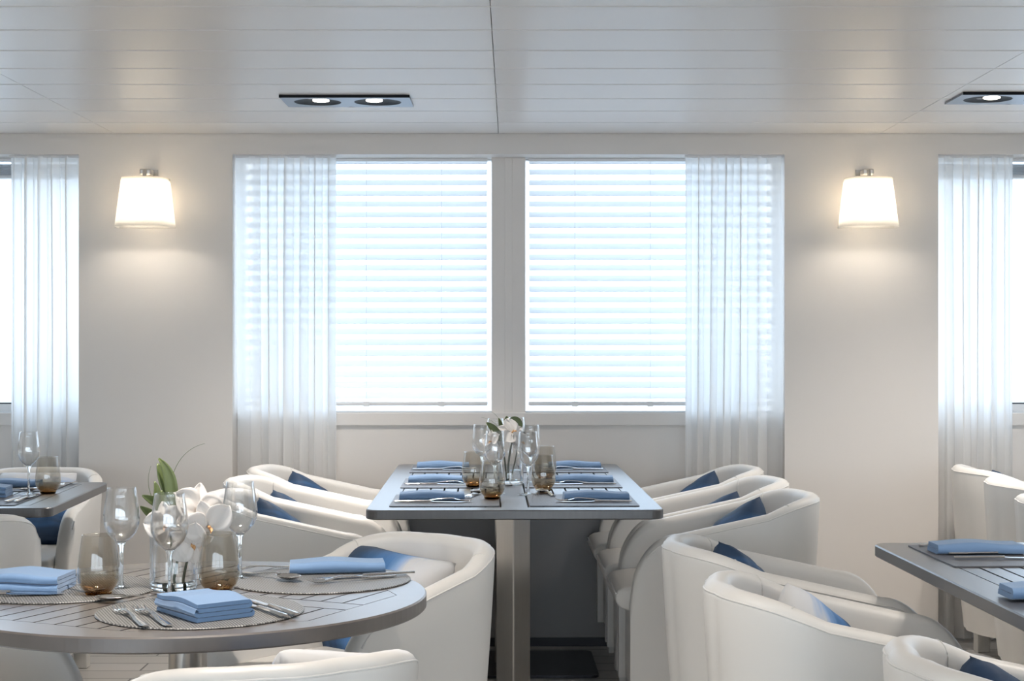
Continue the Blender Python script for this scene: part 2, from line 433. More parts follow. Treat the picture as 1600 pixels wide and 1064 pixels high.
curtain(ALC[1][0]+.006, cx(525), 'sheer white curtain at the left edge of the middle window', 6, 3, -1)
curtain(cx(1070), ALC[1][1]-.006, 'sheer white curtain at the right edge of the middle window', 6, 5, 1)
curtain(cx(15), ALC[0][1]-.006, 'sheer white curtain at the right edge of the left window', 5, 8, 1)
curtain(ALC[2][0]+.006, cx(1583), 'sheer white curtain at the left edge of the right window', 5, 11, -1)

# ------------------------------------------------------------------ wall lamps
def sconce_parts(t):
    # shade: flat at the wall, softly bowed in front, wider at the bottom
    def loop(w, d, z):
        pts = []
        for i in range(33):
            a = PI+PI*i/32
            ex = .55
            x = math.copysign(abs(math.cos(a))**ex, math.cos(a))*w/2; y = math.copysign(abs(math.sin(a))**ex, math.sin(a))*d
            pts.append((x, y-.078, z))
        for i in range(1, 8): pts.append((w/2-w*i/8, -.075, z))
        return pts
    rows = [loop(.230-.048*k/8, .150-.033*k/8, .20*k/8) for k in range(9)]
    b = MB(); b.grid(rows, closed=True); b.obj('lamp_shade', M_shade, t, smooth=50, solid=.003)
    b = MB(); tp = loop(.180, .115, .192); b.prism([(x, y) for x, y, z in tp], .190, .192); b.obj('added_glow_cover', M_shade, t)  # made-up cover over the shade, weakens the lamp's glow on the ceiling
    b = MB(); b.tube([(0, -.006, .232), (0, -.05, .236), (0, -.12, .228), (0, -.135, .19), (0, -.135, .15)], .008, 10)
    b.box(-.028, .028, -.012, -.0005, .205, .245)
    b.obj('wall_bracket', M_steel, t, smooth=40)
    b = MB(); b.box(-.022, .022, -.12, -.055, .213, .238); b.obj('arm_cover', M_steel, t, bevel=(.006, 3))
    b = MB(); b.lathe([(.001, .06), (.02, .065), (.028, .085), (.024, .105), (.013, .125), (.013, .15), (.001, .15)], 20, (0, -.135, .03))
    b.obj('bulb', M_bulb, t, smooth=True)
t = thing('wall_lamp', 'white fabric wall lamp lit between the left and middle windows', 'lamp', (0,0,0), 0, 'wall lamps on the piers')
sconce_parts(t); sc = Proto(t)
for x, lab in ((-1.480, 'white fabric wall lamp lit between the left and middle windows'), (1.438, 'white fabric wall lamp lit between the middle and right windows')):
    z = EYE-(357-HOR)*6.50/F
    sc.put((x, YW-.0005, z), 0, lab)
    light('wall_lamp_light', 'POINT', (x, YW-.135, z+.11), SCONCE_W, WARM, shadow_soft_size=.042)

# ------------------------------------------------------------------ ceiling downlights
t = thing('twin_downlight', '', 'downlight', (0,0,0), 0, 'twin ceiling downlights')
hw, hd, rr = .225, .118, .083
b = MB()
def sq_hole(b, cx, x0, x1, y0, y1, r, z):
    n = 48; o = []; h = []
    for i in range(n):
        a = 2*PI*i/n; c, s_ = math.cos(a), math.sin(a)
        ex = (x1-cx) if c > 0 else (cx-x0); ey = (y1 if s_ > 0 else -y0)
        k = min(ex/abs(c) if abs(c) > 1e-6 else 9, ey/abs(s_) if abs(s_) > 1e-6 else 9)
        o.append((cx+c*k, s_*k, z)); h.append((cx+r*c, r*s_, z))
    b.grid([o, h], closed=True)
    b.grid([h, [(x, y, z+.0075) for x, y, _ in h]], closed=True)
sq_hole(b, -.106, -hw, 0, -hd, hd, rr, -.008); sq_hole(b, .106, 0, hw, -hd, hd, rr, -.008)
for (a, c) in (((-hw,-hd),(hw,-hd)), ((hw,-hd),(hw,hd)), ((hw,hd),(-hw,hd)), ((-hw,hd),(-hw,-hd))):
    b.add([(a[0],a[1],-.008),(c[0],c[1],-.008),(c[0],c[1],0),(a[0],a[1],0)], [(0,1,2,3)])
b.obj('trim_plate', M_trim, t)
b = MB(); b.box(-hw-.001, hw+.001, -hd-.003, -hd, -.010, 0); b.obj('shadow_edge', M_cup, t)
for x in (-.106, .106):
    b = MB(); b.lathe([(.0825, -.0072), (.070, -.004), (.05, -.0015), (.03, -.0006), (.001, -.0006)], 40, (x, 0, 0)); b.obj('reflector', M_cup, t, smooth=40)
    b = MB(); b.lathe([(.029, -.0008), (.029, -.0045), (.022, -.0068), (.001, -.0075)], 28, (x+(.012 if x < 0 else -.012), -.006, 0)); b.obj('lamp', M_lamp, t, smooth=40)
dl = Proto(t)
row_names = {5.65: '', 3.0: 'second', .4: 'third', -2.2: 'last'}
for y in (5.65, 3.0, .4, -2.2):
    for x in (-2.93, -.58, 1.767):
        if y == 5.65:
            lab = {-2.93: 'twin black downlight in the ceiling near the left window', -.58: 'twin black downlight with both lamps in view before the middle window', 1.767: 'twin black downlight cut by the right edge of the photo'}[x]
            if x == -2.93: continue
        else: lab = "twin black downlight in the ceiling outside the photo's view"
        yy = y-.065 if (x > 1.7 and y > 5) else y
        if y == 5.65: dl.put((x, yy, ZC), 0, lab)
        elif y < 2.9 or x != -.58 or True: dl.put((x, yy, ZC), 0, lab)
        for dx in (-.094, .094):
            light('downlight_beam', 'SPOT', (x+dx, yy-.006, ZC-.012), SPOT_W, DOWN, (0,0,0), spot_size=math.radians(115), spot_blend=.9, shadow_soft_size=.03)

# ------------------------------------------------------------------ tables
def rounded(hx, hy, r, n=8):
    p = []
    for cx_, cy_, a0 in ((hx-r, hy-r, 0), (-hx+r, hy-r, PI/2), (-hx+r, -hy+r, PI), (hx-r, -hy+r, 3*PI/2)):
        for i in range(n+1):
            a = a0+PI/2*i/n; p.append((cx_+r*math.cos(a), cy_+r*math.sin(a)))
    return p
def tabletop(b, outer, inner, outer_in):
    """edge ring over a base slab, in local height with the top at 0"""
    n = len(outer)
    L = lambda pts, z: [(x, y, z) for x, y in pts]
    b.grid([L(inner, -.008), L(inner, 0), L(outer_in, 0), L(outer, -.003), L(outer, -TT+.003), L(outer_in, -TT)], closed=True)
    b.add(L(outer_in, -TT), [tuple(range(n))]); 
def rect_top(hx, hy, border, mid=.042):
    b = MB(); r = .045
    outer = rounded(hx, hy, r); oin = rounded(hx-.003, hy-.003, r-.003)
    ix, iy = hx-border, hy-border
    inner = [(math.copysign(ix, x), math.copysign(iy, y)) for x, y in outer]
    tabletop(b, outer, inner, oin)
    b.box(-mid+.003, mid-.003, -iy, iy, -.010, 0)
    g = .003
    for s in (-1, 1):
        n = 7; w = (ix-mid)/n
        for k in range(n):
            x0 = mid+k*w; x1 = x0+w
            a, c = (x0+g, x1-g) if s > 0 else (-x1+g, -x0-g)
            b.box(a, c, -iy+g, iy-g, -.010, 0)
    d = MB(); d.box(-ix-.004, ix+.004, -iy-.004, iy+.004, -.014, -.0095)
    return b, d
def rect_table(name, label, loc, rz, hx, hy, posts, border=.079, plate=None):
    t = thing(name, label, 'table', loc, rz)
    b, d = rect_top(hx, hy, border)
    o = b.obj('tabletop', M_wood, t); o.location = (0, 0, TZ)
    o2 = d.obj('groove_bed', M_gap, o)
    for px, py in posts:
        m = MB(); q = .055
        m.prism([(px-q, py), (px, py-q), (px+q, py), (px, py+q)], .008, TZ-TT-.006)
        m.obj('post', M_steel, t, bevel=(.004, 2))
        m = MB(); m.prism([(px+x, py+y) for x, y in rounded(.33, .24, .03, 4)], .0005, .010); m.obj('base_plate', M_dark, t)
        m = MB(); m.box(px-.20, px+.20, py-.03, py+.03, TZ-TT-.007, TZ-TT-.0002); m.obj('top_bracket', M_steel, t)
    return t
HX = .4437
ty = math.atan(.0152)
ctab = Vector((.009-.0152*.885, 4.735+.888, 0))
mt = rect_table('dining_table', 'long grey wooden dining table under the middle window', ctab, ty, HX, .888, [(0, -.55), (0, .50)])
b = MB(); b.box(-HX+.004, HX-.004, .871, .886, .036, TZ-TT-.0003); b.obj('end_panel', M_panel, mt, bevel=(.002, 1))
b = MB(); b.box(-HX+.02, HX-.02, .873, .886, .0005, .0355); b.obj('panel_plinth', M_dark, mt)
rtab_yaw = math.atan(.039)
rtab = Vector((.888+.445+.039*.87, 4.0-.888-.017, 0))
rect_table('dining_table', 'long grey wooden dining table cut by the right edge of the photo', rtab, rtab_yaw, HX, .888, [(0, -.50), (0, .50)])
ltab_yaw = math.atan(.053)
ltab = Vector((-1.405-.445, 5.215, 0))
rect_table('dining_table', 'square grey wooden table beside the left window', ltab, ltab_yaw, HX, .445, [(0, 0)])

# round table
RC = Vector((-.642, 3.17, 0)); RR = .472; RA = math.radians(64.5)
t = thing('round_table', 'round grey slatted dining table in the left foreground', 'table', RC, 0)
b = MB()
N = 128; av = Vector((math.cos(RA), math.sin(RA))); bv = Vector((math.cos(RA-PI/2), math.sin(RA-PI/2)))
AP = .385
outer = [(RR*math.cos(2*PI*i/N), RR*math.sin(2*PI*i/N)) for i in range(N)]
oin = [((RR-.003)*math.cos(2*PI*i/N), (RR-.003)*math.sin(2*PI*i/N)) for i in range(N)]
def octr(ang, ap=AP):
    d = (ang-RA) % (PI/4); d = d if d < PI/8 else d-PI/4
    return ap/math.cos(d)
inner = [(octr(2*PI*i/N)*math.cos(2*PI*i/N), octr(2*PI*i/N)*math.sin(2*PI*i/N)) for i in range(N)]
tabletop(b, outer, inner, oin)
def clip(poly, nx, ny, d):
    out = []
    for i in range(len(poly)):
        p, q = poly[i], poly[(i+1) % len(poly)]
        sp, sq = p[0]*nx+p[1]*ny-d, q[0]*nx+q[1]*ny-d
        if sp <= 0: out.append(p)
        if sp*sq < 0:
            k = sp/(sp-sq); out.append((p[0]+(q[0]-p[0])*k, p[1]+(q[1]-p[1])*k))
    return out
def slat(b0, b1, a0, a1):
    poly = [(a0, b0), (a1, b0), (a1, b1), (a0, b1)]
    for k in range(8):
        poly = clip(poly, math.cos(k*PI/4), math.sin(k*PI/4), AP-.0018)
        if len(poly) < 3: return
    b.prism([tuple(av*p[0]+bv*p[1]) for p in poly], -.010, 0)
g = .0023
slat(-.4, .4, -.032+g, .032-g)
nb = 16; pw = 2*AP/nb
for k in range(nb):
    b0 = -AP+k*pw
    slat(b0+g, b0+pw-g, .032+g, .5); slat(b0+g, b0+pw-g, -.5, -.032-g)
o = b.obj('tabletop', M_woodr, t); o.location = (0, 0, TZ)
d = MB(); d.prism([((octr(2*PI*i/N)+.004)*math.cos(2*PI*i/N), (octr(2*PI*i/N)+.004)*math.sin(2*PI*i/N)) for i in range(N)], -.014, -.0095)
d.obj('groove_bed', M_gap, o)
b = MB(); b.lathe([(.038, .012), (.038, TZ-TT-.006)], 40, cap0=True, cap1=True); b.obj('pedestal', M_steel, t, smooth=40)
b = MB(); b.lathe([(.16, TZ-TT-.008), (.16, TZ-TT-.0002)], 40, cap0=True, cap1=True); b.obj('top_plate', M_dark, t)
b = MB(); b.lathe([(.26, .0005), (.26, .006), (.05, .016), (.03, .016)], 48, cap0=True, cap1=True); b.obj('base_plate', M_steel, t, smooth=30)

# ------------------------------------------------------------------ tub chair (front = +x)
def build_chair():
    t = thing('tub_chair', '', 'chair', (0,0,0), 0)
    # plan of the rim's middle line
    hw_, xb, xf, r = .222, -.285, .305, .165
    path = []
    for k in range(13): path.append((.305-.15*k/12, -hw_))
    for k in range(1, 8): path.append((.155-(.155-(xb+r))*k/7, -hw_))
    for k in range(1, 13):
        a = -PI/2-PI/2*k/12; path.append((xb+r+r*math.cos(a), -hw_+r+r*math.sin(a)))
    for k in range(1, 9):
        y = -hw_+r+(2*(hw_-r))*k/8; path.append((xb-.012*(1-(y/(hw_-r))**2), y))
    half = path[:]
    right = [p for p in path if p[1] <= 1e-6 or True]
    # mirror from the back's middle
    n0 = 13+7+12+4
    first = path[:n0]; path = first+[(x, -y) for x, y in first[::-1][0:]]
    # remove the doubled middle point
    path = first+[(x, -y) for x, y in first[:-1][::-1]] if abs(first[-1][1]) < 1e-6 else path
    def h(x, y):
        if x > .155:                         # rounded arm front
            k = (x-.155)/.15
            return .435+(.645-.435)*math.sqrt(max(0, 1-k*k))+0*k
        if x > -.12: return .645+(.705-.645)*(.155-x)/.275
        k = min(1, (-.12-x)/.165)
        return .705+.047*math.sin(k*PI/2)
    secs = []
    m = len(path)
    for i, (x, y) in enumerate(path):
        p = Vector((x, y)); d = Vector(path[min(i+1, m-1)])-Vector(path[max(i-1, 0)]); d.normalize()
        nrm = Vector((d.y, -d.x))
        if nrm.dot(p-Vector((0, 0))) < 0: nrm = -nrm
        if x > .15: nrm = Vector((0, -1 if y < 0 else 1))
        H = h(x, y); T = .030; R = .026
        zb = .115
        sec = []
        lean = .05 if x < -.05 else .02+.03*max(0, (.305-x)/.355)
        f = lambda z: T-(lean*((.75-z)/.63)**1.0)+.006*math.sin(PI*min(1, max(0, (z-zb)/(H-zb))))
        for k in range(7):
            z = zb+(H-R-zb)*k/6; sec.append((f(z), z))
        top = f(H-R); ri = -.026
        wdt = (top-ri)/2; cc = (top+ri)/2
        for k in range(1, 8):
            a = PI*k/8; sec.append((cc+wdt*math.cos(a), H-R+R*math.sin(a)))
        for k in range(5):
            z = H-R-(H-R-min(.36, H-R-.01))*k/4; sec.append((ri-.012*k/4, z))
        secs.append([(p.x+nrm.x*o, p.y+nrm.y*o, z) for o, z in sec]+[(p.x+nrm.x*(-.03), p.y+nrm.y*(-.03), zb)])
    b = MB(); b.grid(secs, closed=True); K = len(secs[0])
    b.f.append(tuple(range(K))[::-1]); b.f.append(tuple((m-1)*K+i for i in range(K)))
    b.obj('shell', M_leather, t, smooth=48)
    # welt along the outer top edge, and the two inside seams
    b = MB(); b.tube([Vector(s[7]).lerp(Vector(s[6]), .15)*1.0 for s in secs[4:-4]], .0022, 6); b.obj('welt', M_leather, t, smooth=True)
    for q in (22, m-1-22):
        b = MB(); b.tube([s_ for s_ in secs[q][9:17]], .0016, 6); b.obj('seam', M_leg, t, smooth=True)
    # seat
    b = MB()
    rows = []
    prof = [(-.16, .400), (.30, .392), (.338, .41), (.35, .44), (.342, .468), (.31, .484), (.05, .492), (-.16, .480)]
    for y, sc_ in ((-.192, .90), (-.186, .97), (-.17, 1), (0, 1.0), (.17, 1), (.186, .97), (.192, .90)):
        rows.append([(.05+(x-.05)*(.975+.025*sc_), y, .44+(z-.44)*sc_) for x, z in prof])
    b.grid(rows, closed=True); n = len(prof); b.f.append(tuple(range(n))[::-1]); b.f.append(tuple(6*n+i for i in range(n)))
    o = b.obj('seat_cushion', M_leather, t, smooth=60, subsurf=1)
    b = MB(); b.tube([(.35*.985, y, .455) for y in (-.186, -.1, 0, .1, .186)], .003, 6); b.obj('piping', M_leather, o, smooth=True)
    b = MB(); b.box(-.19, .285, -.186, .186, .11, .400); b.obj('seat_base', M_leather, t, bevel=(.02, 3))
    for sx_ in (-.165, .24):
        for sy_ in (-.165, .165):
            b = MB(); b.box(sx_-.026, sx_+.026, sy_-.026, sy_+.026, .0005, .118); b.obj('leg', M_leg, t, bevel=(.004, 2))
    return t
chair = Proto(build_chair())
AX = .325       # rim apex behind the chair's origin
def put_chair(apex, ang, label, group=None):
    a = math.radians(ang); d = Vector((math.cos(a), math.sin(a)))
    p = Vector(apex)+d*AX
    chair.put((p.x, p.y, 0), a, label, group)
    return p, a
def build_pillow():
    o = None; n = 20; b = MB(); hs = .118
    for s in (1, -1):
        rows = []
        for j in range(n+1):
            v = 2*j/n-1; row = []
            for i in range(n+1):
                u = 2*i/n-1
                t_ = max(0, (1-u**4)*(1-v**4))**.62*.058
                k_ = 1-.035*abs(u*v)**7; px = u*hs*k_*(1-.06*(1-v*v)*abs(u)**3); pz = v*hs*k_*(1-.06*(1-u*u)*abs(v)**3)
                wr = .004*math.sin(9*u+4*v)*(1-u*u)*(1-v*v)
                row.append((px, s*(t_+wr*(t_ > .01)), pz))
            rows.append(row)
        b.grid(rows)
    o = b.obj('throw_pillow', M_pillow, smooth=True)
    import bmesh
    bm = bmesh.new(); bm.from_mesh(o.data); bmesh.ops.remove_doubles(bm, verts=bm.verts[:], dist=.0004); bmesh.ops.recalc_face_normals(bm, faces=bm.faces[:]); bm.to_mesh(o.data); bm.free()
    tag(o, '', 'pillow', 'blue ombre throw pillows'); return o
pillow = Proto(build_pillow())
def put_pillow(chair_pos, ang, label, spin=0, lx=-.16, lz=.60, lean=28, ly=0, turn=0, size=1):
    """stands on the seat against the backrest; spin turns the dye pattern"""
    d = Vector((math.cos(ang), math.sin(ang), 0)); s = Vector((-d.y, d.x, 0))
    p = Vector((chair_pos.x, chair_pos.y, 0))+d*lx+s*ly+Vector((0, 0, lz))
    R = Matrix.Rotation(ang+PI/2+math.radians(turn), 4, 'Z') @ Matrix.Rotation(math.radians(-lean), 4, 'X') @ Matrix.Rotation(math.radians(spin), 4, 'Y')
    o = pillow.put(p, tuple(R.to_euler()), label); o.scale = size if isinstance(size, tuple) else (size, size, size)

gR, gL, gE, gF = 'chairs on the right of the middle table', 'chairs on the left of the middle table', 'chairs on the left of the right table', 'chairs by the right window'
rows3 = ('nearest', 'middle', 'farthest')
for k, (x, y) in enumerate(((.990, 5.17), (.984, 5.70), (.976, 6.22))):
    p, a = put_chair((x, y), 180.9, 'ivory leather tub chair, %s of the three right of the middle table' % rows3[k], gR)
    put_pillow(p, a, 'blue and white pillow in the %s chair right of the middle table' % rows3[k], (-30, -24, -30)[k], turn=(30, 25, 28)[k], lz=(.585, .56, .585)[k], lx=-.085, ly=-.05, lean=15)
for k, (x, y) in enumerate(((-1.0, 5.19), (-1.03, 5.72), (-1.03, 6.22))):
    p, a = put_chair((x, y), 0.9, 'ivory leather tub chair, %s of the three left of the middle table' % rows3[k], gL)
    put_pillow(p, a, 'blue and white pillow in the %s chair left of the middle table' % rows3[k], (30, 26, 28)[k], turn=(-28, -25, -30)[k], lz=(.58, .56, .585)[k], lx=-.095, ly=.05, lean=15)
E_l = ('farthest', 'middle', 'nearest')
for k, (x, y, an) in enumerate(((.369, 3.926, 2), (.392, 3.267, 1), (.593, 2.505, 3))):
    p, a = put_chair((x, y), an, 'ivory leather tub chair, %s of the three left of the right table' % E_l[k], gE)
    put_pillow(p, a, ('navy-tipped blue pillow in the farthest chair left of the right table', 'white pillow with blue lower corner in the middle chair left of the right table', 'dark navy pillow in the nearest chair at the bottom right corner')[k],
               (28, 122, 26)[k], turn=(-28, -36, -30)[k], lz=(.598, .582, .582)[k], lx=(-.12, -.085, -.12)[k], ly=.05, lean=17, size=(1, 1.05, 1.1)[k])
F_l = ('farthest', 'middle', 'nearest')
for k, (x, y) in enumerate(((1.722, 6.22), (1.682, 5.645), (1.59, 5.0))):
    p, a = put_chair((x, y), 2, 'ivory leather tub chair, %s of the three by the right window' % F_l[k], gF)
    if k == 0: put_pillow(p, a, 'dark blue pillow in the farthest chair by the right window', 20, lz=.60, lx=-.12, ly=.05, turn=-20, lean=15)
pA, aA = put_chair((-.15, 4.07), 231, 'ivory leather tub chair behind the round table, facing it with a pillow')
put_pillow(pA, aA, 'blue and cream pillow in the chair behind the round table', -86, lx=-.14, lz=.578, turn=0, ly=-.065, size=(1.3, 1.3, 1.5))
pB, aB = put_chair((-.308, 2.405), 115.7, 'ivory leather tub chair seen from behind at the front edge of the round table')
put_pillow(pB, aB, 'cream pillow corner behind the rim of the front round-table chair', 170, ly=-.09, lz=.632, lx=-.13)
pC, aC = put_chair((-1.585, 4.43), 104, 'ivory leather tub chair with its back turned before the square left table')
pG, aG = put_chair((-1.80, 6.24), 270, 'ivory leather tub chair under the left curtain behind the square table')
put_pillow(pG, aG, 'navy pillow under the square left table, in the chair behind it', 180, lz=.61, lx=-.10, size=1.28)
put_chair((-1.525, 3.16), 0, 'ivory leather tub chair at the left of the round table, below its edge')

# ------------------------------------------------------------------ table ware
zt = TZ+.0003
# placemats
def rect_mat():
    b = MB(); b.prism(rounded(.166, .183, .006, 3), 0, .003); return tag(b.obj('placemat', M_mat), '', 'placemat', 'rectangular woven placemats')
def round_mat():
    b = MB(); b.lathe([(.001, 0), (.188, 0), (.190, .0015), (.188, .003), (.001, .003)], 72); return tag(b.obj('placemat', M_matr, smooth=30), '', 'placemat', 'round woven placemats')
pm = Proto(rect_mat()); pmr = Proto(round_mat())
zm = zt+.0033
# napkin: a serpentine fold seen at its ends, rounded at its long sides (long side = x)
def build_napkin(L, Wd, levels=5, H=.034):
    b = MB(); th = H/levels*.44; pts = []
    hw2 = Wd/2-H/levels/2
    gap = H/levels
    for k in range(levels):
        z = gap*(k+.5); s = 1 if k % 2 == 0 else -1
        sh = .003*math.sin(k*2.1)
        xs_ = [s*hw2*(u/4-1) if False else s*(-hw2+2*hw2*u/8)+sh for u in range(9)]
        pts += [(x, z) for x in xs_]
        if k < levels-1:
            for q in (1, 2, 3):
                a = -PI/2+PI*q/4; pts.append((s*(hw2+math.cos(a)*gap*.5)+sh, z+gap*.5+math.sin(a)*gap*.5))
    n = len(pts); up, dn = [], []
    for i, p in enumerate(pts):
        q0, q1 = pts[max(0, i-1)], pts[min(n-1, i+1)]
        d = Vector((q1[0]-q0[0], q1[1]-q0[1])).normalized(); nn = Vector((-d.y, d.x))
        up.append((p[0]+nn.x*th, p[1]+nn.y*th)); dn.append((p[0]-nn.x*th, p[1]-nn.y*th))
    prof = up+dn[::-1]; rows = []
    for j in range(25):
        u = j/24-.5; row = []
        for (y, z) in prof:
            zz = z/H
            bow = .0016*zz*math.sin(7*u+1.3*zz)
            row.append((u*L*(1-.02*zz), y*(1+.03*math.sin(5*u+zz*2)), max(.0004, z*(.97+.05*math.sin(6*u+.8))+bow)))
        rows.append(row)
    b.grid(rows, closed=True); K = len(prof)
    for base in (0, 24*K):                       # end faces as a strip of quads along the fold
        for i in range(n-1): b.f.append((base+i, base+i+1, base+K-2-i, base+K-1-i))
    return b.obj('napkin', M_napkin, smooth=50)
nap1 = Proto(tag(build_napkin(.205, .085, 2, .026), '', 'napkin', 'folded blue napkins'))
nap2 = Proto(tag(build_napkin(.165, .115, 4, .036), '', 'napkin', 'folded blue napkins'))
nap1b = None
# cutlery: long axis = x, tip or bowl at +x
def strip(b, st, th=.0016):
    """stations (x, half width, z)"""
    rows = []
    for x, w, z in st:
        rows.append([(x, -w, z), (x, -w*.5, z+th), (x, w*.5, z+th), (x, w, z), (x, w*.5, z-th*.5), (x, -w*.5, z-th*.5)])
    b.grid(rows, closed=True); n = len(st)
    o = len(b.v)-6*n
    b.f.append(tuple(o+i for i in range(6))[::-1]); b.f.append(tuple(o+6*(n-1)+i for i in range(6)))
def build_fork():
    t = thing('fork', '', 'fork', (0,0,0), 0, 'polished steel forks')
    b = MB(); strip(b, [(-.10, .006, .003), (-.09, .0085, .0025), (-.04, .0065, .004), (0, .0035, .009), (.03, .0035, .011), (.042, .006, .010)], .0018); b.obj('handle', M_chrome, t, smooth=60)
    b = MB(); strip(b, [(.041, .0055, .010), (.05, .012, .008), (.062, .0125, .006)], .0012)
    for k in range(4):
        y = -.0105+.007*k; b.tube([(.061, y, .006), (.075, y, .0045), (.09, y, .0055), (.10, y, .009)], [.0018, .0018, .0016, .0009], 6)
    b.obj('tines', M_chrome, t, smooth=60); return t
def build_knife():
    t = thing('knife', '', 'knife', (0,0,0), 0, 'polished steel knives')
    b = MB(); strip(b, [(-.11, .005, .004), (-.105, .008, .004), (-.05, .0075, .005), (0, .0055, .005), (.005, .005, .005)], .003); b.obj('handle', M_chrome, t, smooth=60)
    b = MB(); strip(b, [(.003, .005, .005), (.015, .009, .004), (.08, .0095, .003), (.10, .007, .003), (.113, .002, .003)], .0008); b.obj('blade', M_chrome, t, smooth=60); return t
def build_spoon():
    t = thing('spoon', '', 'spoon', (0,0,0), 0, 'polished steel spoons')
    b = MB(); strip(b, [(-.10, .006, .003), (-.09, .0085, .0025), (-.04, .006, .004), (0, .0035, .010), (.03, .0032, .013), (.042, .004, .012)], .0018); b.obj('handle', M_chrome, t, smooth=60)
    b = MB(); rows = []
    for j in range(9):
        r = j/8; rows.append([(.07+.032*r*math.cos(a), .021*r*math.sin(a), .0025+.0095*r*r) for a in [2*PI*i/24 for i in range(24)]])
    b.grid(rows, closed=True); b.obj('bowl', M_chrome, t, smooth=True, solid=.0014); return t
fork, knife, spoon = Proto(build_fork()), Proto(build_knife()), Proto(build_spoon())

# glasses
def build_wine():
    t = thing('wine_glass', '', 'glass', (0,0,0), 0, 'clear wine glasses')
    bowl = [(.004, .0935), (.011, .096), (.021, .104), (.030, .116), (.0355, .130), (.0365, .142), (.035, .160), (.0315, .185), (.0285, .204)]
    inn = [(max(.0004, r-.0011), z+(.0012 if k < 3 else 0)) for k, (r, z) in enumerate(bowl)]
    b = MB(); b.lathe([(.0004, .0932)]+bowl+[(.0283, .2047), (.0278, .2047)]+inn[::-1]+[(.0004, .0958)], 48); b.obj('bowl', M_bowl, t, smooth=True)
    b = MB(); b.lathe([(.0005, .0945), (.009, .0955), (.0075, .091), (.0045, .084), (.0034, .06), (.0036, .02), (.006, .008), (.0062, .0055), (.0005, .0055)], 24); b.obj('stem', M_glass, t, smooth=True)
    b = MB(); b.lathe([(.0005, .0055), (.006, .0055), (.015, .0034), (.033, .0014), (.0335, .0006), (.033, 0), (.0005, .0002)], 48); b.obj('foot', M_glass, t, smooth=True)
    return t
def build_tumbler():
    t = thing('tumbler', '', 'glass', (0,0,0), 0, 'smoked tumblers')
    wall = [(.0005, .0045), (.018, .0045), (.027, .0085), (.0345, .0175), (.0395, .0295), (.0410, .042), (.0400, .060), (.0372, .082), (.0342, .102), (.0318, .118)]
    b = MB(); b.lathe(wall, 48); b.lathe([(.0318, .118), (.0325, .1187), (.0319, .1194), (.0312, .1187)], 48); b.obj('wall', M_smoke, t, smooth=True)
    b = MB(); b.lathe([(.0005, .0), (.0215, .0), (.0245, .0016), (.0262, .0068), (.018, .0036), (.0005, .0036)], 48); b.obj('amber_base', M_amber, t, smooth=50)
    return t
wine, tumb = Proto(build_wine()), Proto(build_tumbler())
def wine_at(px, py, label, z=zt): p = P(px, py, TZ); wine.put((p.x, p.y, z), random.uniform(0, 6), label)
def tumb_at(px, py, label, z=zt): p = P(px, py, TZ); tumb.put((p.x, p.y, z), random.uniform(0, 6), label)

# --- middle table: six settings
def tl(base, yaw, x, y, z=0):
    return (base.x+x*math.cos(yaw)-y*math.sin(yaw), base.y+x*math.sin(yaw)+y*math.cos(yaw), z)
for k, ly in enumerate((-.615, -.005, .625)):
    rn = rows3[k]
    for s, sd in ((-1, 'left'), (1, 'right')):
        mx_ = s*.212
        pm.put(tl(ctab, ty, mx_, ly, zt), ty, 'grey woven placemat, %s on the %s side of the middle table' % (rn, sd))
        nx = s*(.258 if s > 0 else .255)
        nap1.put(tl(ctab, ty, nx, ly+.012, zm), ty+PI+(.02, -.03, .015)[k], 'folded blue napkin, %s on the %s side of the middle table' % (rn, sd))
        knife.put(tl(ctab, ty, nx-.005, ly-.085, zm), ty+(PI if s < 0 else PI)+(-.04 if s < 0 else .0)+(0 if s > 0 else PI), 'steel knife in front of the %s napkin, %s side of the middle table' % (rn, sd))
        fork.put(tl(ctab, ty, nx-s*.03, ly-.052, zm), ty+(PI if s > 0 else 0)+.10*s, 'steel fork touching the %s napkin, %s side of the middle table' % (rn, sd))
# dessert cutlery by the glasses
p = P(740, 777, TZ); fork.put((p.x, p.y, zm), math.radians(-104), 'steel dessert fork with tines toward the viewer, left half of the middle table')
p = P(749, 772, TZ); spoon.put((p.x+.02, p.y+.05, zm), math.radians(-112), 'steel dessert spoon beside the left tumblers on the middle table')
p = P(845, 770, TZ); spoon.put((p.x+.005, p.y+.02, zm), math.radians(-92), 'steel dessert spoon with its bowl toward the viewer on the middle table')
p = P(856, 773, TZ); fork.put((p.x, p.y, zm), math.radians(100), 'steel dessert fork beside the right tumbler on the middle table')
tumb_at(769, 781, 'smoked tumbler nearest the front on the middle table', zm)
tumb_at(740, 762, 'smoked tumbler left of the front one on the middle table', zm)
tumb_at(849, 769, 'smoked tumbler in front on the right half of the middle table', zm)
tumb_at(852, 748.5, 'smoked tumbler half hidden behind another on the right of the middle table', zt)
wine_at(773, 771, 'clear wine glass behind the front tumbler of the middle table')
wine_at(753, 754, 'clear wine glass left of the orchid on the middle table')
wine_at(774, 738, 'clear wine glass behind the orchid leaves of the middle table')
wine_at(825, 773, 'clear wine glass nearest on the right half of the middle table')
wine_at(829, 755, 'clear wine glass second on the right half of the middle table')
wine_at(807, 735, 'clear wine glass farthest back at the window end of the middle table')

